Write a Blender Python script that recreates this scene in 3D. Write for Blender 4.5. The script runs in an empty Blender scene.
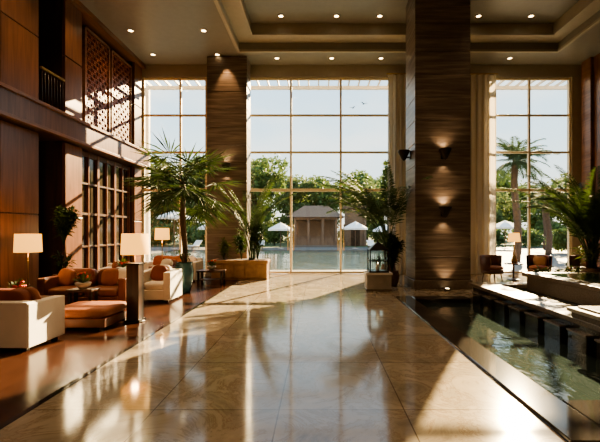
import bpy, bmesh, math, random
from mathutils import Vector, Matrix, Euler
random.seed(7)
R=random.uniform
scene=bpy.context.scene
# ------------------------------------------------------------------ materials
def newmat(name):
    m=bpy.data.materials.new(name); m.use_nodes=True
    nt=m.node_tree; p=nt.nodes['Principled BSDF']
    return m,nt,p
def simple(name,col,rough=0.5,metal=0.0,emit=None,es=0,bump=0,bscale=40,var=0.0,vscale=6):
    m,nt,p=newmat(name)
    p.inputs['Base Color'].default_value=(*col,1)
    p.inputs['Roughness'].default_value=rough
    p.inputs['Metallic'].default_value=metal
    if emit:
        p.inputs['Emission Color'].default_value=(*emit,1); p.inputs['Emission Strength'].default_value=es
    tc=nt.nodes.new('ShaderNodeTexCoord')
    if var>0:
        n=nt.nodes.new('ShaderNodeTexNoise'); n.inputs['Scale'].default_value=vscale; n.inputs['Detail'].default_value=5
        nt.links.new(tc.outputs['Object'],n.inputs['Vector'])
        mx=nt.nodes.new('ShaderNodeValToRGB')
        mx.color_ramp.elements[0].position=0.3; mx.color_ramp.elements[1].position=0.7
        mx.color_ramp.elements[0].color=(*[c*(1-var) for c in col],1)
        mx.color_ramp.elements[1].color=(*[min(1,c*(1+var)) for c in col],1)
        nt.links.new(n.outputs['Fac'],mx.inputs['Fac']); nt.links.new(mx.outputs['Color'],p.inputs['Base Color'])
    if bump>0:
        n=nt.nodes.new('ShaderNodeTexNoise'); n.inputs['Scale'].default_value=bscale
        nt.links.new(tc.outputs['Object'],n.inputs['Vector'])
        b=nt.nodes.new('ShaderNodeBump'); b.inputs['Strength'].default_value=bump; b.inputs['Distance'].default_value=0.02
        nt.links.new(n.outputs['Fac'],b.inputs['Height']); nt.links.new(b.outputs['Normal'],p.inputs['Normal'])
    return m
def leafmat(name,col,tr=0.35,tcol=None):
    m=bpy.data.materials.new(name); m.use_nodes=True; nt=m.node_tree; nt.nodes.clear()
    o=nt.nodes.new('ShaderNodeOutputMaterial'); mix=nt.nodes.new('ShaderNodeMixShader'); mix.inputs[0].default_value=tr
    d=nt.nodes.new('ShaderNodeBsdfPrincipled'); d.inputs['Roughness'].default_value=0.62; d.inputs['Specular IOR Level'].default_value=0.3
    t=nt.nodes.new('ShaderNodeBsdfTranslucent')
    tc=nt.nodes.new('ShaderNodeTexCoord'); n=nt.nodes.new('ShaderNodeTexNoise'); n.inputs['Scale'].default_value=2.5
    nt.links.new(tc.outputs['Object'],n.inputs['Vector'])
    r=nt.nodes.new('ShaderNodeValToRGB'); r.color_ramp.elements[0].position=0.35; r.color_ramp.elements[1].position=0.65
    r.color_ramp.elements[0].color=(*[c*0.6 for c in col],1); r.color_ramp.elements[1].color=(*[c*1.4 for c in col],1)
    nt.links.new(n.outputs['Fac'],r.inputs['Fac'])
    nt.links.new(r.outputs['Color'],d.inputs['Base Color']); 
    t.inputs['Color'].default_value=(*tcol,1) if tcol else (min(1,col[0]*1.8),min(1,col[1]*1.6),col[2]*0.9,1)
    nt.links.new(d.outputs[0],mix.inputs[1]); nt.links.new(t.outputs[0],mix.inputs[2]); nt.links.new(mix.outputs[0],o.inputs[0])
    return m
def woodmat(name,c1,c2,rough=0.35,axis='Z',scale=1.0):
    m,nt,p=newmat(name)
    tc=nt.nodes.new('ShaderNodeTexCoord'); mp=nt.nodes.new('ShaderNodeMapping')
    s={'Z':(9,9,0.6),'Y':(9,0.6,9),'X':(0.6,9,9)}[axis]
    mp.inputs['Scale'].default_value=tuple(v*scale for v in s)
    nt.links.new(tc.outputs['Object'],mp.inputs['Vector'])
    n=nt.nodes.new('ShaderNodeTexNoise'); n.inputs['Scale'].default_value=1.6; n.inputs['Detail'].default_value=8; n.inputs['Distortion'].default_value=0.6
    nt.links.new(mp.outputs[0],n.inputs['Vector'])
    r=nt.nodes.new('ShaderNodeValToRGB'); r.color_ramp.elements[0].position=0.3; r.color_ramp.elements[1].position=0.7
    r.color_ramp.elements[0].color=(*c1,1); r.color_ramp.elements[1].color=(*c2,1)
    nt.links.new(n.outputs['Fac'],r.inputs['Fac']); nt.links.new(r.outputs['Color'],p.inputs['Base Color'])
    p.inputs['Roughness'].default_value=rough
    return m
def marble():
    m,nt,p=newmat('polished_marble')
    tc=nt.nodes.new('ShaderNodeTexCoord')
    br=nt.nodes.new('ShaderNodeTexBrick'); br.offset=0.0
    br.inputs['Scale'].default_value=1.0; br.inputs['Brick Width'].default_value=1.125; br.inputs['Row Height'].default_value=1.3
    br.inputs['Mortar Size'].default_value=0.006; br.inputs['Mortar Smooth'].default_value=0.1
    br.inputs['Color1'].default_value=(0.40,0.35,0.275,1); br.inputs['Color2'].default_value=(0.365,0.315,0.245,1); br.inputs['Mortar'].default_value=(0.17,0.14,0.105,1)
    mp=nt.nodes.new('ShaderNodeMapping'); mp.inputs['Location'].default_value=(2.6,0.3,0)
    nt.links.new(tc.outputs['Object'],mp.inputs['Vector']); nt.links.new(mp.outputs[0],br.inputs['Vector'])
    n=nt.nodes.new('ShaderNodeTexNoise'); n.inputs['Scale'].default_value=1.9; n.inputs['Detail'].default_value=10; n.inputs['Distortion'].default_value=0.9; n.inputs['Roughness'].default_value=0.7
    nt.links.new(tc.outputs['Object'],n.inputs['Vector'])
    r=nt.nodes.new('ShaderNodeValToRGB')
    e=r.color_ramp.elements; e[0].position=0.32; e[0].color=(0.6,0.57,0.54,1); e[1].position=0.7; e[1].color=(1.25,1.2,1.14,1)
    v=r.color_ramp.elements.new(0.47); v.color=(0.95,0.94,0.92,1)
    v=r.color_ramp.elements.new(0.50); v.color=(0.74,0.66,0.58,1)
    v=r.color_ramp.elements.new(0.53); v.color=(1,0.98,0.95,1)
    nt.links.new(n.outputs['Fac'],r.inputs['Fac'])
    mx=nt.nodes.new('ShaderNodeMix'); mx.data_type='RGBA'; mx.blend_type='MULTIPLY'; mx.inputs[0].default_value=1
    nt.links.new(br.outputs['Color'],mx.inputs[6]); nt.links.new(r.outputs['Color'],mx.inputs[7])
    nt.links.new(mx.outputs[2],p.inputs['Base Color'])
    p.inputs['Roughness'].default_value=0.09; p.inputs['IOR'].default_value=1.55
    n2=nt.nodes.new('ShaderNodeTexNoise'); n2.inputs['Scale'].default_value=1.6
    nt.links.new(tc.outputs['Object'],n2.inputs['Vector'])
    b=nt.nodes.new('ShaderNodeBump'); b.inputs['Strength'].default_value=0.08; b.inputs['Distance'].default_value=0.01
    nt.links.new(n2.outputs['Fac'],b.inputs['Height']); nt.links.new(b.outputs['Normal'],p.inputs['Normal'])
    return m
def planks():
    m,nt,p=newmat('dark_wood_planks')
    tc=nt.nodes.new('ShaderNodeTexCoord'); mp=nt.nodes.new('ShaderNodeMapping'); mp.inputs['Rotation'].default_value=(0,0,math.pi/2)
    nt.links.new(tc.outputs['Object'],mp.inputs['Vector'])
    br=nt.nodes.new('ShaderNodeTexBrick'); br.inputs['Scale'].default_value=1; br.inputs['Brick Width'].default_value=1.8; br.inputs['Row Height'].default_value=0.16
    br.inputs['Mortar Size'].default_value=0.003
    br.inputs['Color1'].default_value=(0.06,0.023,0.014,1); br.inputs['Color2'].default_value=(0.036,0.015,0.010,1); br.inputs['Mortar'].default_value=(0.01,0.004,0.003,1)
    nt.links.new(mp.outputs[0],br.inputs['Vector'])
    nt.links.new(br.outputs['Color'],p.inputs['Base Color']); p.inputs['Roughness'].default_value=0.2
    return m
def stoneband():
    m,nt,p=newmat('banded_travertine')
    tc=nt.nodes.new('ShaderNodeTexCoord'); mp=nt.nodes.new('ShaderNodeMapping'); mp.inputs['Scale'].default_value=(0.7,0.7,11)
    nt.links.new(tc.outputs['Object'],mp.inputs['Vector'])
    n=nt.nodes.new('ShaderNodeTexNoise'); n.inputs['Scale'].default_value=1.3; n.inputs['Detail'].default_value=7; n.inputs['Roughness'].default_value=0.6
    nt.links.new(mp.outputs[0],n.inputs['Vector'])
    r=nt.nodes.new('ShaderNodeValToRGB'); e=r.color_ramp.elements
    e[0].position=0.3; e[0].color=(0.085,0.065,0.053,1); e[1].position=0.72; e[1].color=(0.28,0.225,0.18,1)
    v=e.new(0.5); v.color=(0.155,0.122,0.098,1)
    nt.links.new(n.outputs['Fac'],r.inputs['Fac']); nt.links.new(r.outputs['Color'],p.inputs['Base Color'])
    p.inputs['Roughness'].default_value=0.4
    b=nt.nodes.new('ShaderNodeBump'); b.inputs['Strength'].default_value=0.3; b.inputs['Distance'].default_value=0.01
    nt.links.new(n.outputs['Fac'],b.inputs['Height']); nt.links.new(b.outputs['Normal'],p.inputs['Normal'])
    return m
def water(name,col,sc,st,stretch=(1,1,1)):
    m,nt,p=newmat(name)
    p.inputs['Base Color'].default_value=(*col,1); p.inputs['Roughness'].default_value=0.03; p.inputs['IOR'].default_value=1.4
    tc=nt.nodes.new('ShaderNodeTexCoord'); mp=nt.nodes.new('ShaderNodeMapping'); mp.inputs['Scale'].default_value=stretch
    n=nt.nodes.new('ShaderNodeTexNoise'); n.inputs['Scale'].default_value=sc; n.inputs['Detail'].default_value=3; n.inputs['Distortion'].default_value=0.5
    nt.links.new(tc.outputs['Object'],mp.inputs[0]); nt.links.new(mp.outputs[0],n.inputs['Vector'])
    b=nt.nodes.new('ShaderNodeBump'); b.inputs['Strength'].default_value=st; b.inputs['Distance'].default_value=0.05
    nt.links.new(n.outputs['Fac'],b.inputs['Height']); nt.links.new(b.outputs['Normal'],p.inputs['Normal'])
    return m
def glass():
    m=bpy.data.materials.new('window_glass'); m.use_nodes=True; nt=m.node_tree; nt.nodes.clear()
    o=nt.nodes.new('ShaderNodeOutputMaterial'); mix=nt.nodes.new('ShaderNodeMixShader'); mix.inputs[0].default_value=0.05
    t=nt.nodes.new('ShaderNodeBsdfTransparent'); t.inputs['Color'].default_value=(0.96,0.98,0.96,1)
    g=nt.nodes.new('ShaderNodeBsdfGlossy'); g.inputs['Roughness'].default_value=0.02
    nt.links.new(t.outputs[0],mix.inputs[1]); nt.links.new(g.outputs[0],mix.inputs[2]); nt.links.new(mix.outputs[0],o.inputs[0])
    return m
def sheer():
    m=bpy.data.materials.new('sheer_fabric'); m.use_nodes=True; nt=m.node_tree; nt.nodes.clear()
    o=nt.nodes.new('ShaderNodeOutputMaterial'); mix=nt.nodes.new('ShaderNodeMixShader'); mix.inputs[0].default_value=0.45
    d=nt.nodes.new('ShaderNodeBsdfDiffuse'); d.inputs['Color'].default_value=(0.72,0.66,0.56,1)
    t=nt.nodes.new('ShaderNodeBsdfTranslucent'); t.inputs['Color'].default_value=(0.6,0.54,0.44,1)
    nt.links.new(d.outputs[0],mix.inputs[1]); nt.links.new(t.outputs[0],mix.inputs[2]); nt.links.new(mix.outputs[0],o.inputs[0])
    return m
M=dict(
 marble=marble(), planks=planks(), stone=stoneband(), glass=glass(), sheer=sheer(),
 pool=water('pool_water',(0.03,0.045,0.042),2.2,0.3,(1,0.6,1)), lake=water('outdoor_water',(0.05,0.085,0.09),1.6,1.0,(0.5,1.6,1)),
 wood=woodmat('mahogany',(0.105,0.044,0.023),(0.21,0.092,0.047),0.3),
 wood2=woodmat('walnut_dark',(0.045,0.022,0.013),(0.10,0.046,0.026),0.35),
 wood3=woodmat('rosewood_trim',(0.14,0.062,0.032),(0.25,0.118,0.06),0.3,'Y'),
 lattice=simple('lattice_lacquer',(0.24,0.075,0.035),0.4),
 darkglass=simple('smoked_glass',(0.05,0.04,0.03),0.06),
 ceil=simple('ceiling_paint',(0.25,0.24,0.215),0.35,var=0.04),
 ceil2=simple('ceiling_trim_paint',(0.40,0.36,0.29),0.4,var=0.04),
 wallc=simple('warm_plaster',(0.45,0.38,0.29),0.7,var=0.08),
 frame=simple('champagne_frame',(0.80,0.69,0.50),0.45,0.0,var=0.03),
 granite=simple('black_granite',(0.035,0.031,0.028),0.07,var=0.35,vscale=60),
 granite2=simple('brown_granite',(0.18,0.145,0.115),0.25,var=0.3,vscale=50),
 white=simple('ivory_upholstery',(0.80,0.77,0.71),0.8,bump=0.15,bscale=150,var=0.04),
 red=simple('brick_red_fabric',(0.22,0.055,0.03),0.7,bump=0.25,bscale=120,var=0.15),
 orange=simple('burnt_orange_fabric',(0.29,0.10,0.045),0.65,bump=0.25,bscale=120,var=0.15),
 brown=simple('brown_leather',(0.16,0.06,0.033),0.4,bump=0.2,bscale=60,var=0.2),
 dark=simple('dark_bronze',(0.03,0.022,0.016),0.35,0.6,var=0.1),
 brass=simple('brass',(0.5,0.34,0.14),0.3,0.9,var=0.05),
 shade=simple('lampshade_linen',(0.5,0.30,0.10),0.8,emit=(1.0,0.47,0.09),es=2.2,var=0.04),
 lamp=simple('downlight_lens',(1,0.9,0.7),0.4,emit=(1.0,0.75,0.42),es=14),
 pot=simple('teal_ceramic',(0.04,0.10,0.11),0.2,var=0.2),
 pot2=simple('dark_clay',(0.12,0.07,0.05),0.6,var=0.2),
 terra=simple('ochre_stone',(0.34,0.20,0.115),0.55,bump=0.2,var=0.2),
 greyst=simple('grey_stone',(0.42,0.39,0.34),0.6,bump=0.2,var=0.12),
 soil=simple('soil',(0.03,0.02,0.014),0.95,bump=0.6,var=0.3),
 leaf=leafmat('palm_leaf',(0.045,0.08,0.036),0.22), leaf2=leafmat('broad_leaf',(0.042,0.08,0.03),0.22),
 leafy=leafmat('yellow_green_leaf',(0.09,0.13,0.04),0.25), leafo=leafmat('garden_foliage',(0.10,0.155,0.05),0.3,(0.19,0.26,0.08)), leafo2=leafmat('garden_foliage_olive',(0.13,0.18,0.07),0.3,(0.23,0.28,0.11)),
 trunk=simple('palm_trunk',(0.10,0.068,0.048),0.9,bump=0.8,bscale=20,var=0.3),
 flower=simple('red_petals',(0.55,0.05,0.03),0.6,var=0.2),
 paving=simple('terrace_paving',(0.15,0.14,0.125),0.7,var=0.12,vscale=2),
 grass=simple('lawn',(0.08,0.11,0.04),0.9,bump=0.4,var=0.3),
 canvas=simple('parasol_canvas',(0.85,0.82,0.78),0.8,var=0.03),
 thatch=simple('gazebo_roof',(0.13,0.085,0.06),0.9,bump=0.5,var=0.2),
 outwood=woodmat('outdoor_timber',(0.13,0.08,0.05),(0.22,0.14,0.09),0.6),
 slat=simple('painted_pergola_slat',(0.6,0.55,0.47),0.6,var=0.05),
 stucco=simple('stucco',(0.22,0.14,0.09),0.9,var=0.1),
 bird=simple('bird_plumage',(0.05,0.05,0.05),0.8,var=0.2),
)
# ------------------------------------------------------------------ builder
class B:
    def __init__(s,name): s.name=name; s.bm=bmesh.new(); s.mats=[]
    def mi(s,m):
        m=M[m]
        if m not in s.mats: s.mats.append(m)
        return s.mats.index(m)
    def merge(s,t,mat,smooth,mtx=None):
        i=s.mi(mat)
        for f in t.faces: f.material_index=i; f.smooth=smooth
        if mtx is not None: t.transform(mtx)
        me=bpy.data.meshes.new('t'); t.to_mesh(me); s.bm.from_mesh(me); bpy.data.meshes.remove(me); t.free()
    def box(s,x0,x1,y0,y1,z0,z1,mat,bev=0,mtx=None,seg=2):
        t=bmesh.new(); bmesh.ops.create_cube(t,size=1)
        for v in t.verts: v.co=Vector(((x0+x1)/2+v.co.x*(x1-x0),(y0+y1)/2+v.co.y*(y1-y0),(z0+z1)/2+v.co.z*(z1-z0)))
        if bev>0: bmesh.ops.bevel(t,geom=t.edges[:],offset=bev,segments=seg,affect='EDGES',profile=0.5)
        s.merge(t,mat,False,mtx)
    def lathe(s,prof,c,mat,seg=20,smooth=True,a0=0,a1=2*math.pi,mtx=None):
        t=bmesh.new(); full=abs(a1-a0-2*math.pi)<1e-4; n=seg if full else seg+1; rings=[]
        for r,z in prof:
            rings.append([t.verts.new((c[0]+max(r,0.0005)*math.cos(a0+(a1-a0)*k/seg),c[1]+max(r,0.0005)*math.sin(a0+(a1-a0)*k/seg),c[2]+z)) for k in range(n)])
        for a,b in zip(rings[:-1],rings[1:]):
            for k in range(seg if full else seg):
                k2=(k+1)%n
                t.faces.new((a[k],a[k2],b[k2],b[k]))
        s.merge(t,mat,smooth,mtx)
    def tube(s,pts,rad,mat,seg=6):
        t=bmesh.new(); rings=[]; pts=[Vector(p) for p in pts]
        for i,p in enumerate(pts):
            d=(pts[min(i+1,len(pts)-1)]-pts[max(i-1,0)]).normalized()
            a=d.cross(Vector((0,0,1)) if abs(d.z)<0.9 else Vector((1,0,0))).normalized(); b=d.cross(a)
            r=rad[i] if isinstance(rad,(list,tuple)) else rad
            rings.append([t.verts.new(p+(a*math.cos(2*math.pi*k/seg)+b*math.sin(2*math.pi*k/seg))*r) for k in range(seg)])
        for a,b in zip(rings[:-1],rings[1:]):
            for k in range(seg): t.faces.new((a[k],a[(k+1)%seg],b[(k+1)%seg],b[k]))
        t.faces.new(rings[0][::-1]); t.faces.new(rings[-1])
        s.merge(t,mat,True)
    def cushion(s,c,size,mat,rot=(0,0,0),e=0.45,pinch=0.0):
        t=bmesh.new(); bmesh.ops.create_uvsphere(t,u_segments=24,v_segments=14,radius=1)
        def f(v,e): return math.copysign(abs(v)**e,v)
        for v in t.verts:
            x,y,z=v.co
            ph=math.asin(max(-1,min(1,z))); th=math.atan2(y,x)
            cx=f(math.cos(ph),e*1.3); 
            v.co=Vector((cx*f(math.cos(th),e)*size[0]/2,cx*f(math.sin(th),e)*size[1]/2,f(math.sin(ph),max(e,0.6))*size[2]/2))
        s.merge(t,mat,True,Matrix.Translation(c)@Euler(rot).to_matrix().to_4x4())
    def blade(s,base,d,side,L,w,mat,droop=0.0,cup=0.0):
        d=d.normalized(); i=s.mi(mat)
        m=base+d*L*0.45; m.z-=droop*L*0.25
        tip=base+d*L; tip.z-=droop*L
        vs=[s.bm.verts.new(base),s.bm.verts.new(m+side*w),s.bm.verts.new(tip),s.bm.verts.new(m-side*w)]
        f=s.bm.faces.new(vs); f.material_index=i; f.smooth=False
    def quadmesh(s,verts,faces,mat,smooth=False):
        t=bmesh.new(); vs=[t.verts.new(v) for v in verts]
        for f in faces: t.faces.new([vs[k] for k in f])
        s.merge(t,mat,smooth)
    def done(s,loc=None,rz=0,parent=None):
        if loc is None:
            xs=[v.co.x for v in s.bm.verts]; ys=[v.co.y for v in s.bm.verts]; zs=[v.co.z for v in s.bm.verts]
            o=Vector(((min(xs)+max(xs))/2,(min(ys)+max(ys))/2,min(zs)))
            bmesh.ops.translate(s.bm,verts=s.bm.verts,vec=-o); loc=o
        me=bpy.data.meshes.new(s.name); s.bm.to_mesh(me); s.bm.free()
        for m in s.mats: me.materials.append(m)
        ob=bpy.data.objects.new(s.name,me); scene.collection.objects.link(ob)
        ob.location=loc; ob.rotation_euler=(0,0,rz)
        if parent: ob.parent=parent
        return ob
O=(0,0,0)
# ------------------------------------------------------------------ room shell
b=B('floor'); b.box(-2.6,1.9,-4,15.5,-0.2,0,'marble'); b.box(1.9,10.3,9.8,15.5,-0.2,0,'marble'); b.box(1.9,10.3,-4,3.0,-0.2,0,'marble')
b.box(-8.3,-2.6,-4,15.5,-0.2,0,'planks'); b.box(1.9,10.3,3.0,9.8,-0.8,-0.55,'granite'); b.box(4.2,10.3,3,9.8,-0.55,0,'granite'); b.done(O)
b=B('trim_1'); b.box(-2.63,-2.57,-4,13.2,0,0.006,'granite'); b.done(O)
b=B('wall_back')
Y0,Y1=15.2,15.5
b.box(-8.3,-6.7,Y0,Y1,0,8.0,'wallc'); b.box(-4.22,-2.70,Y0,Y1,0,7.49,'wallc'); b.box(2.81,6.46,Y0,Y1,0,7.49,'wallc'); b.box(9.65,10.3,Y0,Y1,0,7.49,'wallc')
b.box(-6.7,10.3,Y0,Y1,7.49,8.0,'ceil2')
b.done(O)
b=B('wall_right'); b.box(10.0,10.3,-4,15.2,0,8.6,'wood')
for y in (14.5,12.2,9.9,7.6,5.3,3.0,0.7): b.box(9.88,10.0,y,y+0.5,0,7.95,'wood3',0.01)
b.done(O)
b=B('wall_entrance'); b.box(-8.3,10.3,-4.3,-4.0,0,8.75,'wallc')
for x in range(-7,10,2): b.box(x,x+0.3,-4.0,-3.85,0,7.9,'wood3',0.01)
b.done(O)
b=B('wall_left')
b.box(-8.3,-8.1,-4,15.2,0,8.75,'wood2')
for (a,c) in ((-4,9.64),(10.55,11.35),(14.55,15.2)):
    b.box(-8.1,-6.75,a,c,0,4.0,'wood2'); b.box(-8.1,-6.75,a,c,4.6,7.95,'wood2')
b.box(-8.1,-7.3,11.35,14.55,0,4.0,'wood2'); b.box(-8.1,-7.3,11.35,14.55,4.6,7.95,'wood2')
y=9.62
while y>1:
    for z0,z1 in ((0.15,2.0),(2.03,3.97),(4.66,6.25),(6.28,7.9)):
        b.box(-6.78,-6.70,y-1.18,y-0.02,z0,z1,'wood',0.008)
    y-=1.2
for z0,z1 in ((0.15,2.0),(2.03,3.97),(4.66,6.25),(6.28,7.9)):
    b.box(-6.78,-6.68,10.57,11.33,z0,z1,'wood',0.008); b.box(-6.78,-6.68,14.57,15.18,z0,z1,'wood',0.008)
b.box(-8.1,-6.5,-4,15.2,4.0,4.6,'wood2'); b.box(-6.5,-6.42,-4,15.2,4.06,4.54,'wood',0.01); b.box(-6.5,-6.36,-4,15.2,4.54,4.62,'wood3',0.01); b.box(-6.5,-6.38,-4,15.2,3.98,4.06,'wood3',0.01)
b.box(-8.1,-6.55,-4,15.2,7.8,7.95,'wood3')
b.done(O)
b=B('baseboard_left'); b.box(-6.70,-6.64,-4,9.6,0,0.15,'wood2',0.005); b.box(-6.68,-6.62,10.57,11.33,0,0.15,'wood2'); b.done(O)
b=B('ceiling')
b.box(-8.3,-2.77,-4.0,15.5,7.95,8.6,'ceil'); b.box(-2.77,10.3,14.0,15.5,7.95,8.6,'ceil'); b.box(8.4,10.3,-4,14.0,7.95,8.6,'ceil')
b.box(-2.77,-2.25,-4,14.0,8.22,8.6,'ceil2'); b.box(-2.25,8.4,13.45,14.0,8.22,8.6,'ceil2'); b.box(7.9,8.4,-4,13.45,8.22,8.6,'ceil2')
b.box(-8.3,10.3,-4,15.5,8.6,8.75,'ceil')
b.done(O)
b=B('trim_2')
b.box(-2.85,-2.74,-4,14.03,7.9,7.99,'ceil2',0.015); b.box(-2.85,8.45,13.97,14.08,7.9,7.99,'ceil2',0.015); b.box(8.37,8.48,-4,14.0,7.9,7.99,'ceil2',0.015)
b.box(-2.3,-2.2,-4,13.48,8.2,8.27,'ceil2',0.01); b.box(-2.3,7.95,13.4,13.5,8.2,8.27,'ceil2',0.01)
b.done(O)
def window(n,x0,x1,vs,doors=False):
    b=B('window_%d'%n); w=0.04; ya,yb=15.24,15.34
    for x in [x0+w]+vs+[x1-w]: b.box(x-w,x+w,ya,yb,0,7.49,'frame',0.006)
    for z in (0.06,3.2,4.64,6.05,7.44): b.box(x0,x1,ya+0.01,yb-0.01,z-(0.04 if z!=3.2 else 0.055),z+(0.04 if z!=3.2 else 0.055),'frame',0.006)
    b.box(x0+0.02,x1-0.02,15.285,15.295,0.02,7.45,'glass')
    if doors:
        for x in vs:
            for s in (-1,1):
                b.tube([(x+s*0.11,15.17,0.9),(x+s*0.11,15.17,1.9)],0.015,'brass'); 
                for z in (0.95,1.85): b.tube([(x+s*0.11,15.17,z),(x+s*0.06,15.26,z)],0.01,'brass')
    b.done(O)
window(1,-6.7,-4.22,[-5.25])
window(2,-2.70,2.81,[-1.03,0.87],True)
window(3,6.46,9.65,[8.06])
def curtain(x0,x1,y,z0,z1,f=22):
    b=B('sheer_curtain'); n=int((x1-x0)*f*6); vs=[];fs=[]
    rows=8
    for j in range(rows+1):
        for i in range(n+1):
            x=x0+(x1-x0)*i/n; a=0.055*(1-0.25*j/rows)
            vs.append((x,y+a*math.sin(x*f*1.2)+0.012*math.sin(x*71+j),z0+(z1-z0)*j/rows))
    for j in range(rows):
        for i in range(n):
            k=j*(n+1)+i; fs.append((k,k+1,k+n+2,k+n+1))
    b.quadmesh(vs,fs,'sheer',True)
    b.tube([(x0-0.05,y,z1+0.03),(x1+0.05,y,z1+0.03)],0.022,'brass')
    b.done()
curtain(5.75,6.7,15.0,0.02,7.5); curtain(2.62,3.3,15.0,0.02,7.5)
# ------------------------------------------------------------------ columns
def column(name,x0,x1,y0,y1,z1):
    b=B(name); n=int(z1/0.62); h=(z1-0.25)/n
    b.box(x0-0.05,x1+0.05,y0-0.05,y1+0.0,0,0.25,'granite2',0.015)
    for i in range(n):
        z=0.25+i*h; b.box(x0,x1,y0,y1,z+0.008,z+h-0.008,'stone',0.008)
    b.box(x0+0.02,x1-0.02,y0+0.02,y1-0.02,0.2,z1,'stone')
    return b.done(O)
column('stone_column',2.72,4.27,11.2,12.4,8.58)
column('stone_column',-4.0,-2.56,14.4,15.19,7.93)
def light(kind,name,loc,energy,col=(1,0.68,0.38),size=0.1,rot=None,spot=None,parent=None,blend=0.6):
    d=bpy.data.lights.new(name,kind); d.energy=energy; d.color=col
    if kind in('POINT','SPOT'): d.shadow_soft_size=size
    if kind=='SPOT': d.spot_size=spot; d.spot_blend=blend
    if kind=='AREA': d.size=size
    o=bpy.data.objects.new(name,d); scene.collection.objects.link(o); o.location=loc
    if rot: o.rotation_euler=rot
    if parent:
        bpy.context.view_layer.update(); o.parent=parent; o.matrix_parent_inverse=parent.matrix_world.inverted()
    return o
def sconce(x,y,z,rz=0,e=30,down=False):
    b=B('wall_sconce')
    b.box(-0.07,0.07,-0.03,0,-0.12,0.12,'dark',0.008)
    b.lathe([(0.02,-0.16),(0.06,-0.12),(0.12,0.0),(0.17,0.1),(0.18,0.14),(0.165,0.14),(0.11,0.02),(0.04,-0.08),(0.0,-0.1)],(0,-0.2,0),'dark',20)
    b.box(-0.025,0.025,-0.12,-0.02,-0.08,-0.04,'dark',0.005)
    b.lathe([(0.0,0.0),(0.04,0.0),(0.05,0.05),(0.03,0.09),(0,0.1)],(0,-0.2,0),'lamp',12)
    o=b.done((x,y,z),rz)
    light('SPOT','sconce_bulb',(x+math.sin(rz)*0.13,y-math.cos(rz)*0.13,z+0.16),e,size=0.04,rot=(math.pi,0,0),spot=2.3,parent=o,blend=0.9)
    light('SPOT','sconce_bulb_lower',(x+math.sin(rz)*0.13,y-math.cos(rz)*0.13,z-0.2),e*0.5,size=0.04,rot=(0,0,0),spot=2.0,parent=o,blend=0.9)
sconce(3.5,11.2,3.75,0,24); sconce(3.5,11.2,2.15,0,34); sconce(2.72,11.75,3.85,-math.pi/2,10)
sconce(-3.28,14.4,3.9,0,25)
def uplight(x,y,e=40,rot=(math.pi-0.12,0,0)):
    b=B('floor_uplight'); b.lathe([(0.0,0),(0.09,0),(0.09,0.04),(0.07,0.05),(0.0,0.045)],(0,0,0),'dark',16,False)
    b.lathe([(0.0,0.052),(0.055,0.052)],(0,0,0),'lamp',16); o=b.done((x,y,0))
    light('SPOT','uplight_bulb',(x,y,0.08),e,size=0.04,rot=rot,spot=1.5,parent=o,blend=0.9)
uplight(3.55,10.98,45)
# ------------------------------------------------------------------ downlights
def downlight(x,y,z,e=70,beam=True):
    b=B('ceiling_downlight'); b.lathe([(0.10,0),(0.10,-0.02),(0.075,-0.02),(0.07,0.0)],(0,0,0),'brass',18,False)
    b.lathe([(0.0,-0.008),(0.072,-0.008)],(0,0,0),'lamp',18); o=b.done((x,y,z))
    if beam: light('SPOT','downlight_bulb',(x,y,z-0.05),e,size=0.06,spot=1.9,parent=o,blend=0.9)
for y in (8.6,10.6,12.6,14.3):
    for x in (-5.9,-3.6): downlight(x,y,7.95,150,y<14)
for x in (-1.2,0.6,2.0,5.2,6.9): downlight(x,12.95,8.6,80,x in(-1.2,5.2))
for x in (-1.2,1.6,5.2): downlight(x,9.8,8.6,100)
for x in (-0.2,3,6): downlight(x,4,8.6,200)  # out-of-view row near the camera, added as fill light
for x in (-4.5,1.0,6): downlight(x,0.5,8.6 if x>-2 else 7.95,340)  # strong unseen row over the camera, also added for fill
for x in (-1.5,0.5,2.3,5,7): downlight(x,14.6,7.95,40,False)
W=(1,0.58,0.27)
light('SPOT','wall_washer',(-6.2,9.0,7.7),380,W,size=0.05,rot=(0,math.radians(-12),0),spot=1.2)
light('SPOT','wall_washer',(-6.2,10.95,7.7),200,W,size=0.05,rot=(0,math.radians(-14),0),spot=1.1)
light('SPOT','wall_washer',(-6.2,13.0,7.7),160,W,size=0.05,rot=(0,math.radians(-14),0),spot=1.1)
light('SPOT','wall_washer',(-3.28,14.15,7.8),180,W,size=0.05,rot=(math.radians(8),0,0),spot=1.0)
light('SPOT','wall_washer',(-6.3,9.0,3.9),110,W,size=0.05,rot=(0,math.radians(-12),0),spot=1.2)
light('SPOT','wall_washer',(-6.3,10.95,3.9),80,W,size=0.05,rot=(0,math.radians(-12),0),spot=1.2)
light('SPOT','wall_washer',(-6.3,13.0,3.9),60,W,size=0.05,rot=(0,math.radians(-12),0),spot=1.4)
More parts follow.
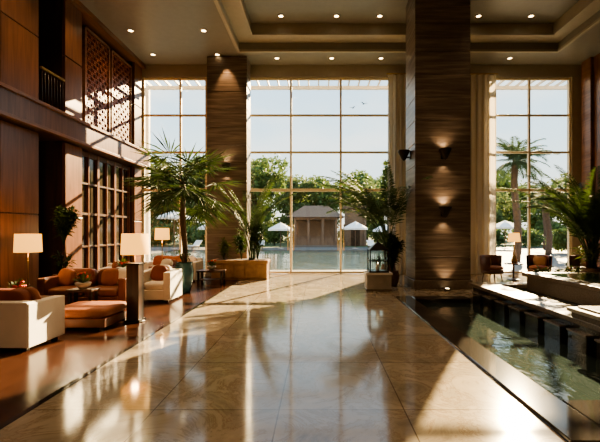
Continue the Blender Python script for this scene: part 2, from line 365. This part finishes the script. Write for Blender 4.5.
# ------------------------------------------------------------------ balcony, lattice, glazed partition
b=B('balcony_railing')
b.box(-6.72,-6.66,9.65,10.54,5.55,5.61,'brass',0.008); b.box(-6.71,-6.67,9.65,10.54,4.70,4.73,'dark')
for i in range(8): b.tube([(-6.69,9.7+i*0.113,4.62),(-6.69,9.7+i*0.113,5.56)],0.012,'dark')
b.done()
def lattice(y0,y1):
    b=B('lattice_screen'); z0,z1=4.66,7.6; X0,X1=-6.84,-6.78
    for (a,c,e,f) in ((y0,y0+0.07,z0,z1),(y1-0.07,y1,z0,z1),(y0,y1,z0,z0+0.08),(y0,y1,z1-0.08,z1)): b.box(X0-0.02,X1+0.03,a,c,e,f,'wood3',0.005)
    n=9; m=22
    for i in range(1,n): 
        y=y0+(y1-y0)*i/n; b.box(X0+0.01,X1-0.01,y-0.012,y+0.012,z0,z1,'lattice')
    for j in range(1,m):
        z=z0+(z1-z0)*j/m; b.box(X0+0.012,X1-0.012,y0,y1,z-0.012,z+0.012,'lattice')
    for i in range(n):
        for j in range(m):
            if (i+j)%2==0:
                yc=y0+(y1-y0)*(i+.5)/n; zc=z0+(z1-z0)*(j+.5)/m
                b.box(X0+0.005,X1,yc-0.035,yc+0.035,zc-0.035,zc+0.035,'lattice')
    b.done()
lattice(11.6,13.0); lattice(13.1,14.5)
b=B('glazed_partition'); y0,y1=11.4,14.5; X0,X1=-6.95,-6.82
b.box(X0+0.05,X0+0.06,y0,y1,0.1,3.9,'darkglass')
for i in range(7):
    y=y0+(y1-y0)*i/6; wd=0.06 if i%2==0 else 0.025; b.box(X0,X1,max(y0,y-wd),min(y1,y+wd),0,3.95,'wood',0.005)
for z,h in ((0,0.3),(1.15,0.05),(2.1,0.07),(3.0,0.05),(3.82,0.14)): b.box(X0+0.01,X1-0.01,y0,y1,z,z+h,'wood2')
b.done()
# ------------------------------------------------------------------ indoor pool
b=B('pool_coping')
b.box(1.9,2.28,3.0,9.8,-0.55,0.03,'granite',0.015); b.box(2.28,3.59,9.4,9.8,-0.55,0.03,'granite',0.015); b.box(2.28,3.59,3.0,3.75,-0.55,0.03,'granite',0.015)
b.done()
b=B('pool_water_surface'); b.box(2.281,3.66,3.751,9.399,-0.5,-0.07,'pool'); b.done()
b=B('raised_fountain_basin')
b.box(3.8,4.2,3.0,9.8,-0.55,0.28,'granite')
y=3.05
while y<9.5:
    b.box(3.66,3.8,y,min(y+0.42,9.8),-0.5,0.16,'granite',0.01); b.box(3.64,3.8,y-0.01,min(y+0.43,9.8),0.16,0.19,'granite2',0.008); y+=0.6
b.box(3.7,4.3,2.95,9.85,0.28,0.36,'granite2',0.012)
b.box(4.2,9.6,9.5,9.8,0,0.30,'granite2'); b.box(4.25,9.65,9.45,9.85,0.30,0.36,'granite2',0.012)
b.box(4.2,9.6,3.0,3.3,0,0.36,'granite2',0.01); b.box(9.3,9.6,3.0,9.8,0,0.36,'granite2',0.01)
b.box(4.2,9.3,3.3,9.5,0.0,0.27,'pool')
b.box(4.8,9.0,5.6,9.2,0.27,0.58,'granite2',0.01); b.box(4.72,9.05,5.5,9.28,0.58,0.67,'granite2',0.015); b.box(5.05,8.75,5.85,8.95,0.67,0.675,'pool')
b.done()
b=B('stone_pedestal'); b.box(3.70,4.2,5.25,5.85,0.361,0.44,'granite2',0.01); b.box(3.66,4.24,5.2,5.9,0.44,0.50,'greyst',0.012); b.box(3.76,4.14,5.3,5.8,0.50,0.53,'granite2',0.008); b.done()
# ------------------------------------------------------------------ furniture
def sofa(name,c,w,d,rz,body,seat,throws,h=0.72,ns=2,box=False):
    b=B(name); a=0.16
    for sx in (-1,1):
        for sy in (-1,1): b.box(sx*(w/2-0.1)-0.03,sx*(w/2-0.1)+0.03,sy*(d/2-0.1)-0.03,sy*(d/2-0.1)+0.03,0,0.07,'dark')
    bv=0.012 if box else 0.035; ah=h-0.02 if box else h-0.08
    b.box(-w/2+a-0.02,w/2-a+0.02,-d/2+0.01,d/2-0.03,0.06,0.28,body,0.01)
    b.box(-w/2,-w/2+a,-d/2,d/2-0.012,0.05,ah,body,bv,seg=3); b.box(w/2-a,w/2,-d/2,d/2-0.012,0.05,ah,body,bv,seg=3)
    b.box(-w/2+0.014,w/2-0.014,d/2-0.2,d/2,0.053,h,body,bv,seg=3)
    sw=(w-2*a)/ns
    for i in range(ns):
        x=-w/2+a+sw*(i+.5)
        b.cushion((x,-0.09,0.36),(sw*0.99,d-0.22,0.2),seat,e=0.3)
        b.cushion((x,d/2-0.28,0.60),(sw*0.96,0.2,0.42),seat,(-0.18,0,0),e=0.35)
    for (x,m,r) in throws:
        b.cushion((x,d/2-0.42,0.63),(0.4,0.14,0.38),m,(-0.3,r,R(-.3,.3)),e=0.55)
    return b.done((*c,0),rz)
sofa('sofa',(-4.72,5.7),1.74,0.78,math.pi,'white','red',[(-0.55,'orange',0.1),(0.1,'red',-0.2),(0.5,'orange',0.2)],h=0.66,box=True)
sofa('sofa',(-4.8,8.55),1.8,0.92,0,'brown','brown',[(-0.6,'orange',0.15),(-0.2,'red',-0.1),(0.35,'orange',-0.1),(0.62,'white',0.2)],h=0.74)
sofa('sofa',(-4.75,13.25),1.7,0.85,0,'white','orange',[(-0.5,'red',0.15),(0.1,'orange',-0.1),(0.5,'white',0.2)],h=0.72)
sofa('armchair',(-3.75,9.45),0.82,0.82,0,'white','white',[(0,'red',0.1)],h=0.7,ns=1,box=True)
sofa('armchair',(-5.3,10.75),0.85,0.82,math.radians(10),'white','orange',[(0,'red',0.1)],h=0.74,ns=1)
sofa('armchair',(-4.4,11.7),0.75,0.75,math.radians(-20),'brown','orange',[(0,'white',0.1)],h=0.7,ns=1)
b=B('ottoman'); b.box(-0.48,0.48,-0.45,0.45,0.05,0.2,'brown',0.02)
for sx in(-1,1):
    for sy in(-1,1): b.box(sx*0.4-0.03,sx*0.4+0.03,sy*0.37-0.03,sy*0.37+0.03,0,0.06,'dark')
b.cushion((0,0,0.27),(0.99,0.93,0.17),'orange',e=0.25); b.box(-0.49,0.49,-0.46,0.46,0.185,0.2,'red',0.005); b.done((-3.92,6.9,0))
def lowtable(c,w,d,h,deco='flower'):
    b=B('coffee_table'); b.box(-w/2,w/2,-d/2,d/2,h-0.05,h,'wood2',0.01)
    for sx in(-1,1):
        for sy in(-1,1): b.box(sx*(w/2-0.05)-0.025,sx*(w/2-0.05)+0.025,sy*(d/2-0.05)-0.025,sy*(d/2-0.05)+0.025,0,h-0.05,'dark')
    b.box(-w/2+0.05,w/2-0.05,-d/2+0.05,d/2-0.05,0.12,0.14,'wood2'); b.done((*c,0))
    v=B('flower_bowl'); v.lathe([(0,0),(0.06,0),(0.13,0.07),(0.15,0.12),(0.135,0.12),(0,0.1)],O,'greyst',18)
    for i in range(90):
        a=R(0,6.28); e=R(0.35,1.5); dd=Vector((math.cos(a)*math.cos(e),math.sin(a)*math.cos(e),math.sin(e)))
        v.blade(Vector((0,0,0.11)),dd,dd.cross(Vector((0,0,1))).normalized(),R(0.15,0.28),0.028,'leafy',0.05)
    for i in range(10):
        a=R(0,6.28); r=R(0,0.13); v.cushion((r*math.cos(a),r*math.sin(a),R(0.2,0.3)),(0.07,0.07,0.05),'flower',e=0.9)
    v.done((c[0],c[1],h+0.001))
lowtable((-5.35,7.15),0.95,0.6,0.42); lowtable((-4.55,7.75),0.5,0.3,0.5); lowtable((-4.75,9.75),0.6,0.5,0.62); lowtable((-3.3,12.4),0.8,0.5,0.42)
def floorlamp(x,y,zb,zt,r,ped=None):
    b=B('floor_lamp')
    b.lathe([(0,0),(0.17,0),(0.17,0.02),(0.03,0.035),(0.015,0.06)],O,'dark',20)
    if ped: b.box(-0.11,0.11,-0.11,0.11,0.02,ped,'wood2',0.01); b.box(-0.13,0.13,-0.13,0.13,ped,ped+0.03,'dark',0.006); b.box(-0.14,0.14,-0.14,0.14,0,0.05,'dark',0.006)
    b.tube([(0,0,0.04),(0,0,zt-0.02)],0.013,'brass',8)
    b.lathe([(r,zb),(r*0.94,zt),(r*0.93,zt),(r*0.985,zb),(r,zb)],O,'shade',28)
    for a in range(3): b.tube([(0,0,zt-0.03),(r*0.93*math.cos(a*2.09),r*0.93*math.sin(a*2.09),zt-0.01)],0.004,'brass',4)
    b.lathe([(0,0),(0.035,0.02),(0.04,0.06),(0.02,0.1),(0,0.11)],(0,0,zb+0.06),'lamp',12)
    o=b.done((x,y,0)); light('POINT','lamp_bulb',(x,y,zt+0.03),20,W,size=0.05,parent=o); light('POINT','lamp_bulb_lower',(x,y,zb-0.03),16,W,size=0.05,parent=o)
floorlamp(-6.05,8.35,1.18,1.56,0.25); floorlamp(-3.27,7.15,1.2,1.57,0.235,1.02); floorlamp(-4.85,12.45,1.36,1.72,0.22)
def tub(x,y,rz):
    b=B('tub_armchair')
    b.lathe([(0.30,0.30),(0.36,0.34),(0.38,0.62),(0.385,0.80),(0.35,0.83),(0.32,0.80),(0.31,0.5),(0.29,0.42)],O,'brown',20,True,math.radians(-20),math.radians(200))
    b.lathe([(0,0.24),(0.34,0.24),(0.36,0.30),(0.34,0.36),(0,0.36)],O,'wood3',24)
    b.cushion((0,-0.02,0.42),(0.62,0.62,0.16),'orange',e=0.8); b.cushion((0,0.2,0.62),(0.42,0.14,0.36),'terra',(-0.2,0,0),e=0.55)
    for a in (45,135,225,315):
        c,s=math.cos(math.radians(a)),math.sin(math.radians(a)); b.tube([(c*0.26,s*0.26,0.26),(c*0.31,s*0.31,0)],[0.025,0.015],'wood2',8)
    b.done((x,y,0),rz)
tub(5.75,13.2,math.radians(35)); tub(7.35,13.3,math.radians(-35)); tub(8.5,12.9,math.radians(-80))
b=B('round_side_table'); b.lathe([(0,0),(0.2,0),(0.2,0.02),(0.03,0.05),(0.03,0.5),(0.3,0.52),(0.3,0.55),(0,0.55)],O,'wood2',24,False); b.done((6.55,13.4,0))
b=B('table_lamp'); b.lathe([(0,0),(0.08,0),(0.1,0.08),(0.05,0.25),(0.02,0.3),(0.012,0.6),(0.012,0.95)],O,'brass',16)
b.lathe([(0.2,0.72),(0.16,1.02),(0.155,1.02),(0.195,0.72),(0.2,0.72)],O,'shade',24); b.lathe([(0,0.74),(0.035,0.78),(0.02,0.86),(0,0.88)],O,'lamp',12); o=b.done((6.62,13.5,0.551))
light('POINT','lamp_bulb',(6.62,13.5,1.62),14,size=0.04,parent=o); light('POINT','lamp_bulb_lower',(6.62,13.4,1.22),14,size=0.04,parent=o)
# ------------------------------------------------------------------ plants
def frond(b,base,az,el,L,droop,nl,ll,lw,mat,sd=0.5,start=0.18):
    pts=[];p=Vector(base);n=14;ta=[]
    for i in range(n+1):
        t=i/n; e=el-droop*t**1.3; d=Vector((math.cos(az)*math.cos(e),math.sin(az)*math.cos(e),math.sin(e)))
        pts.append(p.copy()); ta.append(d); p=p+d*L/n
    b.tube(pts,[0.018*(1-0.8*i/n)+0.002 for i in range(n+1)],mat,5)
    for k in range(nl):
        t=start+(1-start)*k/(nl-1); f=t*n; i=min(int(f),n-1); q=pts[i].lerp(pts[i+1],f-i); d=ta[i]
        side=d.cross(Vector((0,0,1))).normalized(); l=ll*(math.sin(math.pi*(0.12+0.83*t))**0.6)*R(.9,1.1)
        for s in (-1,1):
            dd=(side*s*(1-0.45*t)+d*(0.45+0.7*t)+Vector((0,0,0.25))).normalized()
            b.blade(q,dd,d,l,lw,mat,sd*R(.7,1.3))
def fan(b,base,az,el,L,r,n,mat):
    p0=Vector(base); pts=[p0+Vector((math.cos(az)*math.cos(e:=el-0.5*t),math.sin(az)*math.cos(e),math.sin(e)))*L*t for t in (0,.33,.66,1)]
    b.tube(pts,[0.016,0.013,0.01,0.008],mat,5)
    d=(pts[3]-pts[2]).normalized(); s=d.cross(Vector((0,0,1))).normalized(); u=s.cross(d).normalized()
    for i in range(n):
        a=math.radians(-115+230*i/(n-1)); dd=(d*math.cos(a)+s*math.sin(a)+u*0.18*math.cos(a*1.5)+Vector((0,0,R(-.1,.1)))).normalized()
        sd=dd.cross(u).normalized(); b.blade(pts[3],dd,(sd+u*0.5*(1 if i%2 else -1)).normalized(),r*R(.85,1.1)*(1-0.25*abs(a)/2),0.023,mat,R(0.05,0.3))
def bush(b,c,r,h,n,ll,lw,mat,stems=8):
    c=Vector(c)
    for s in range(stems):
        a=R(0,6.28); rr=r*R(.2,1); top=c+Vector((rr*math.cos(a),rr*math.sin(a),h*R(.6,1)))
        mid=c.lerp(top,0.5)+Vector((0,0,h*0.1)); b.tube([c,mid,top],[0.012,0.009,0.004],mat,4)
        for i in range(n):
            t=R(.25,1); q=(c.lerp(mid,t*2) if t<.5 else mid.lerp(top,t*2-1)); aa=R(0,6.28); e=R(-.2,1.1)
            dd=Vector((math.cos(aa)*math.cos(e),math.sin(aa)*math.cos(e),math.sin(e))); b.blade(q,dd,dd.cross(Vector((0,0,1))).normalized(),ll*R(.6,1.2),lw,mat,R(.1,.5))
def potl(b,r,h,mat,c=O):
    b.lathe([(0,0),(r*0.62,0),(r*0.9,h*0.35),(r,h*0.7),(r*0.85,h*0.95),(r*0.9,h),(r*0.78,h),(r*0.75,h*0.9)],c,mat,24)
    b.lathe([(0,h*0.9),(r*0.78,h*0.9)],c,'soil',24)
b=B('potted_fan_palm'); potl(b,0.25,0.8,'pot')
b.tube([(0,0,0.6),(0.03,0,1.1),(-0.04,0.02,1.9),(-0.02,0,2.95)],[0.08,0.07,0.075,0.06],'trunk',10)
for i in range(26):
    el=R(-0.15,1.1); fan(b,(-0.02,0,2.5+R(0,.45)),i*2.4+R(-.2,.2),el,R(0.55,0.9),R(0.75,1.0),24,'leaf')
for i in range(9): fan(b,(-0.02,0,2.9),i*0.75,1.25+R(-.1,.2),R(0.6,0.9),R(0.8,1.0),24,'leaf')
bush(b,(0,0,0.7),0.25,0.45,10,0.18,0.025,'leaf2',7)
b.done((-3.55,10.6,0))
b=B('potted_areca_palm'); potl(b,0.25,0.55,'pot2')
for i in range(22): frond(b,(R(-.05,.05),R(-.05,.05),0.45),math.pi+(R(-.4,1.3) if i<15 else R(1.3,2.0)),R(1.4,1.57),R(3.1,4.1),R(1.0,2.0),48,0.52,0.019,'leaf',0.45,0.45)
b.done((2.3,13.1,0))
b=B('potted_shrub'); potl(b,0.22,0.45,'pot2'); bush(b,(0,0,0.4),0.3,1.25,44,0.22,0.038,'leaf2',18); bush(b,(0,0,0.4),0.28,1.4,16,0.24,0.025,'leafy',6); b.done((2.2,11.9,0))
b=B('stone_planter_box'); b.box(-0.33,0.33,-0.28,0.28,0,0.46,'greyst',0.012); b.box(-0.36,0.36,-0.31,0.31,0.44,0.5,'white',0.01); b.box(-0.35,0.35,-0.30,0.30,0,0.06,'granite2',0.01); b.done((1.65,11.05,0))
b=B('glass_lantern')
for sx in(-1,1):
    for sy in(-1,1): b.box(sx*0.24-0.018,sx*0.24+0.018,sy*0.24-0.018,sy*0.24+0.018,0,0.62,'dark')
b.box(-0.27,0.27,-0.27,0.27,0,0.04,'dark',0.006)
for z in (0.3,0.60):
    for s in(-1,1): b.box(-0.24,0.24,s*0.24-0.01,s*0.24+0.01,z,z+0.025,'dark'); b.box(s*0.24-0.01,s*0.24+0.01,-0.24,0.24,z,z+0.025,'dark')
b.lathe([(0.37,0.62),(0.04,0.82),(0.02,0.87),(0,0.89)],O,'dark',4,False,math.pi/4,math.pi/4+2*math.pi)
for s in(-1,1): b.box(-0.23,0.23,s*0.235-0.003,s*0.235+0.003,0.04,0.6,'glass'); b.box(s*0.235-0.003,s*0.235+0.003,-0.23,0.23,0.04,0.6,'glass')
b.lathe([(0,0.04),(0.05,0.04),(0.05,0.22),(0,0.22)],O,'white',12); b.lathe([(0,0.22),(0.012,0.24),(0,0.28)],O,'lamp',8)
bush(b,(0.02,0.02,0.04),0.15,0.42,12,0.1,0.02,'leaf2',8)
b.done((1.65,11.05,0.501))
b=B('ochre_planter_box'); b.box(-3.55,-1.7,13.3,14.1,0,0.6,'terra',0.015); b.box(-3.59,-1.66,13.26,14.13,0.55,0.66,'terra',0.015)
for i in range(5): b.box(-3.47+i*0.355,-3.47+i*0.355+0.31,13.28,13.3,0.08,0.5,'terra',0.008)
b.box(-3.45,-1.8,13.4,14.0,0.66,0.665,'soil')
bush(b,(-3.2,13.6,0.66),0.25,0.7,22,0.24,0.03,'leafy',9); bush(b,(-2.6,13.6,0.66),0.28,1.1,24,0.26,0.03,'leaf2',10); bush(b,(-2.05,13.6,0.66),0.3,1.5,34,0.26,0.035,'leaf2',14)
for i in range(14): frond(b,(-2.25+R(-.1,.1),13.55,0.66),R(0,6.28),R(1.42,1.57),R(2.4,3.3),R(0.6,1.5),36,0.4,0.017,'leaf',0.45,0.35)
b.done()
b=B('potted_ficus'); potl(b,0.24,0.6,'pot2'); b.tube([(0,0,0.5),(0.04,0,1.0),(0,0.03,1.5)],[0.03,0.025,0.015],'trunk',6)
bush(b,(0,0,1.3),0.36,0.9,50,0.18,0.035,'leaf2',22); bush(b,(0,0,0.55),0.28,0.6,20,0.18,0.025,'leaf2',8); b.done((-6.05,9.5,0))
def palm_pot(name,loc,n,Lr):
    b=B(name); potl(b,0.34,0.6,'pot2')
    for i in range(n): frond(b,(R(-.08,.08),R(-.08,.08),0.5),i*2.4+R(-.2,.2),R(1.3,1.57),R(*Lr),R(0.8,1.8),48,0.55,0.023,'leaf',0.4,0.3)
    bush(b,(0,0,0.55),0.4,0.8,20,0.28,0.03,'leafy',8)
    b.done(loc)
palm_pot('potted_kentia_palm',(7.75,11.3,0),30,(2.9,4.1))
b=B('low_shrub_planter'); b.box(-0.7,0.7,-0.2,0.2,0,0.35,'granite2',0.01); b.box(-0.66,0.66,-0.17,0.17,0.35,0.355,'soil')
for i in range(5): bush(b,(-0.52+i*0.26,0,0.35),0.16,0.38,18,0.16,0.025,'leafy',5)
b.done((6.2,10.35,0))
b=B('potted_shrub'); potl(b,0.16,0.3,'pot'); bush(b,(0,0,0.27),0.2,0.4,20,0.16,0.03,'leafy',9); b.done((-4.2,10.75,0))
# ------------------------------------------------------------------ outdoors
b=B('ground_outdoor'); b.box(-90,90,15.5,17.1,-0.3,-0.02,'paving'); b.box(-90,90,42,160,-0.3,-0.02,'grass'); b.box(-90,90,36,42,-0.3,0.0,'paving'); b.box(-90,-13,17.1,36,-0.3,-0.02,'paving'); b.box(8,90,17.1,36,-0.3,-0.02,'paving'); b.done(O)
b=B('outdoor_pond'); b.box(-13,8,17.1,36,-0.3,-0.06,'lake'); b.done(O)
b=B('terrace_pergola')
for y in (15.62,16.9): b.box(-8.5,11.5,y-0.05,y+0.05,7.62,7.76,'slat')
x=-8.4
while x<11.4: b.box(x,x+0.05,15.55,17.4,7.76,7.86,'slat'); x+=0.42
for x in (-7.2,4.5,11.0): b.box(x-0.08,x+0.08,16.82,16.98,-0.02,7.62,'slat')
b.done()
def treeobj(name,seed,h,r,nl,mat,ls=0.45):
    random.seed(seed); b=B(name)
    b.tube([(0,0,-0.1),(0.1,0,h*0.25),(0,0.1,h*0.5),(0.05,0,h*0.8)],[h*0.028,h*0.022,h*0.016,0.03],'trunk',8)
    blobs=[]
    for i in range(15):
        a=R(0,6.28); rr=r*R(0.1,0.75); z=h*R(0.25,0.85); c=Vector((rr*math.cos(a),rr*math.sin(a),z)); blobs.append((c,r*R(.25,.5)))
        b.tube([(0,0,h*0.3),(c.x*0.5,c.y*0.5,z*0.75),tuple(c)],[h*0.012,h*0.008,0.02],'trunk',5)
    for i in range(nl):
        c,br=random.choice(blobs); v=Vector((R(-1,1),R(-1,1),R(-1,1)))
        if v.length<0.01: continue
        v=v.normalized()*R(.55,1.0)*br; v.z*=0.75; d=Vector((R(-1,1),R(-1,1),R(-.8,.5))).normalized()
        s=d.cross(Vector((R(-1,1),R(-1,1),R(-1,1)))).normalized(); b.blade(c+v,d,s,ls*R(.7,1.3),ls*0.3,mat,0.1)
    o=b.done((0,0,0)); return o
t1=treeobj('garden_tree',3,8.5,4.2,6500,'leafo',0.4); t2=treeobj('garden_tree',5,8,4.0,6500,'leafo2',0.4); t3=treeobj('garden_shrub',9,2.6,2.2,3200,'leafo',0.27)
random.seed(21)
def place(src,x,y,s,rz):
    o=src.copy(); o.name=src.name.split('.')[0]; scene.collection.objects.link(o); o.location=(x,y,-0.02); o.scale=(s,s,s*R(.85,1.15)); o.rotation_euler=(0,0,rz)
first={}
pl=[(-9,57,1.5),(-4.0,63,1.35),(1,65,1.25),(7.5,61,1.15),(12.5,57,1.35),(-15,56,1.6),(-21.5,55,1.5),(-28,57,1.7),(18,55,1.2),(24,57,1.1),(30,55,1.15),(36,56,1.2),(42,58,1.2),(50,62,1.3),(-36,60,1.5),(-2,80,1.6),(10,82,1.6),(24,84,1.6),(38,84,1.7),(-16,80,1.9)]
for i,(x,y,s) in enumerate(pl):
    src=(t1,t2)[i%2]
    if src not in first: first[src]=1; src.location=(x,y,-0.02); src.scale=(s,s,s)
    else: place(src,x,y,s,R(0,6))
sh=[(-17,44),(-12.5,45),(-8,46),(-5.4,49.5),(9.8,46),(13.5,44),(17.8,43),(21.8,42),(25.8,43),(29.8,44),(34,44),(19,30),(23,31),(27,32),(31,34),(-18,30.5),(-22.5,32),(39,46),(-22,44),(0,51),(3.9,54),
 (-14.6,49.2),(8.2,50.4),(15.6,48.4),(20.0,47.2),(28.2,48.6),(-20,49),(33,49)]
for i,(x,y) in enumerate(sh):
    if i==0: t3.location=(x,y,-0.02)
    else: place(t3,x,y,R(.8,1.0) if i<21 else R(1.1,1.3),R(0,6))
def outpalm(x,y,h,s=1.0,n=26):
    b=B('date_palm_tree'); k=10
    b.tube([(0.1*math.sin(i*.6),0,-0.0+h*i/k) for i in range(k+1)],[0.2-0.05*i/k+(0.025 if i%2 else 0) for i in range(k+1)],'trunk',10)
    for i in range(n): frond(b,(0.03,0,h-0.1),i*2.4,R(-0.35,1.3),R(1.6,2.2)*s,R(0.8,1.5),36,0.5*s,0.028,'leaf',0.4,0.15)
    b.done((x,y,-0.02))
outpalm(10.9,22,5.6,1.0,46); outpalm(15.8,27.5,4.2,0.9,34); outpalm(-15.5,34,6.0,1.1); outpalm(21,37,5.0,1.2)
def parasol(x,y,h=2.6,r=1.5):
    b=B('garden_parasol'); b.tube([(0,0,0),(0,0,h)],0.035,'outwood',8); b.lathe([(0,0),(0.3,0),(0.3,0.08),(0.05,0.1)],O,'greyst',16,False)
    b.lathe([(r,h-0.62),(r*0.5,h-0.28),(0.03,h),(0,h+0.08)],O,'canvas',8,False); b.lathe([(r,h-0.62),(r,h-0.78),(r*0.99,h-0.62)],O,'canvas',8,False); 
    for a in range(8): b.tube([(0,0,h-0.5),(r*0.95*math.cos(a*math.pi/4),r*0.95*math.sin(a*math.pi/4),h-0.62)],0.012,'outwood',4)
    b.done((x,y,0))
parasol(-3.6,38.5,2.5,1.2); parasol(3.6,38.5,2.6,1.2); parasol(-13.5,37.5,3.6,1.7); parasol(-10.3,39,2.6,1.5); parasol(6.6,39.5,2.4,1.2); parasol(18,38.5,2.7,1.5)
def lounger(x,y,rz):
    b=B('sun_lounger'); b.box(-0.33,0.33,-0.9,0.3,0.28,0.36,'canvas',0.02)
    b.box(-0.33,0.33,0,0.75,0,0.07,'canvas',0.02,Matrix.Translation((0,0.3,0.3))@Matrix.Rotation(0.7,4,'X'))
    for sx in(-1,1):
        b.box(sx*0.32-0.02,sx*0.32+0.02,-0.9,0.35,0.22,0.28,'outwood')
        for y2 in(-0.8,0.3): b.box(sx*0.3-0.025,sx*0.3+0.025,y2-0.03,y2+0.03,0,0.25,'outwood')
    b.done((x,y,0),rz)
for x in (-11.6,-8.6,-5.4,5.1,8.1): lounger(x,37.5,R(-.3,.3))
b=B('garden_gazebo'); x0,x1,y0,y1=-2.4,1.9,42.0,46
for x in (x0,x0+1.4,x1-1.4,x1):
    for y in (y0,y1): b.box(x-0.12,x+0.12,y-0.12,y+0.12,0,2.9,'outwood')
b.box(x0-0.15,x1+0.15,y0-0.15,y1+0.15,2.9,3.2,'outwood'); b.box(x0-0.3,x1+0.3,y0-0.3,y1+0.3,0,0.2,'paving')
b.box(x0,x1,y0+0.1,y0+0.16,0.2,0.9,'outwood')
vs=[(x0-.9,y0-.7,3.15),(x1+.9,y0-.7,3.15),(x1+.9,y1+.7,3.15),(x0-.9,y1+.7,3.15),(x0+0.9,(y0+y1)/2,4.5),(x1-0.9,(y0+y1)/2,4.5)]
b.quadmesh(vs,[(0,1,5,4),(1,2,5),(2,3,4,5),(3,0,4),(3,2,1,0)],'thatch')
b.box(x0+0.1,x1-0.1,y1-0.6,y1-0.3,0.2,2.9,'stucco'); b.box(x0+0.3,x1-0.3,y0+0.8,y0+1.5,0.2,1.15,'outwood')
b.done()
b=B('pool_house'); b.box(3.3,5.3,46,50,0,4.3,'stucco'); b.box(3.0,5.6,45.7,50.3,4.3,4.6,'thatch'); b.box(3.8,4.8,45.93,46.0,0,2.4,'dark'); 
for x in (3.2,5.4): b.box(x-.12,x+.12,45.6,45.84,0,4.3,'outwood')
b.done()
def bird(x,y,z,rz,s):
    b=B('flying_bird'); b.cushion((0,0,0),(0.16*s,0.55*s,0.15*s),'bird',e=1.0); b.cushion((0,0.3*s,0.04*s),(0.1*s,0.14*s,0.1*s),'bird',e=1.0)
    for sd in(-1,1):
        b.quadmesh([(sd*0.04*s,0.14*s,0.03*s),(sd*0.42*s,0.2*s,0.26*s),(sd*0.85*s,-0.02*s,0.16*s),(sd*0.4*s,-0.06*s,0.24*s),(sd*0.04*s,-0.12*s,0.03*s)],[(0,1,3,4),(1,2,3)],'bird')
    b.quadmesh([(-0.03*s,-0.2*s,0),(0.03*s,-0.2*s,0),(0.09*s,-0.45*s,0.0),(-0.09*s,-0.45*s,0.0)],[(0,1,2,3)],'bird')
    b.done((x,y,z),rz)
bird(6.9,60,20.8,0.6,0.9); bird(5.2,60,20.2,-0.8,0.8)
# ------------------------------------------------------------------ sun + sky
d=Vector((-0.50,-1.0,-0.50)).normalized()
s=bpy.data.lights.new('sun','SUN'); s.energy=46; s.angle=0.009; s.color=(1,0.72,0.40)
so=bpy.data.objects.new('sun',s); scene.collection.objects.link(so); so.rotation_euler=d.to_track_quat('-Z','Y').to_euler(); so.location=(10,40,30)
w=bpy.data.worlds.new('sky'); scene.world=w; w.use_nodes=True; nt=w.node_tree; bg=nt.nodes['Background']
tc=nt.nodes.new('ShaderNodeTexCoord'); sp=nt.nodes.new('ShaderNodeSeparateXYZ'); nt.links.new(tc.outputs['Generated'],sp.inputs[0])
r=nt.nodes.new('ShaderNodeValToRGB'); e=r.color_ramp.elements; e[0].position=0.0; e[0].color=(1.0,0.92,0.78,1); e[1].position=0.7; e[1].color=(0.34,0.58,0.92,1)
v=e.new(0.2); v.color=(0.68,0.84,0.94,1)
nt.links.new(sp.outputs['Z'],r.inputs['Fac'])
n=nt.nodes.new('ShaderNodeTexNoise'); n.inputs['Scale'].default_value=2.6; n.inputs['Detail'].default_value=6
mp=nt.nodes.new('ShaderNodeMapping'); mp.inputs['Scale'].default_value=(1,1,3); nt.links.new(tc.outputs['Generated'],mp.inputs['Vector']); nt.links.new(mp.outputs[0],n.inputs['Vector'])
cr=nt.nodes.new('ShaderNodeValToRGB'); cr.color_ramp.elements[0].position=0.45; cr.color_ramp.elements[1].position=0.75
nt.links.new(n.outputs['Fac'],cr.inputs['Fac'])
mx=nt.nodes.new('ShaderNodeMix'); mx.data_type='RGBA'; nt.links.new(cr.outputs['Color'],mx.inputs[0]); nt.links.new(r.outputs['Color'],mx.inputs[6]); mx.inputs[7].default_value=(1,0.97,0.92,1)
nt.links.new(mx.outputs[2],bg.inputs['Color']); bg.inputs['Strength'].default_value=2.4
# ------------------------------------------------------------------ camera
c=bpy.data.cameras.new('camera'); c.lens=24; c.sensor_width=36; c.shift_x=-0.03; c.shift_y=0.0183; c.clip_end=500
co=bpy.data.objects.new('camera',c); scene.collection.objects.link(co); co.location=(0,0,1.6); co.rotation_euler=(math.pi/2,0,0); scene.camera=co
scene.view_settings.view_transform='AgX'; scene.view_settings.look='AgX - Medium High Contrast'; scene.view_settings.exposure=-0.1
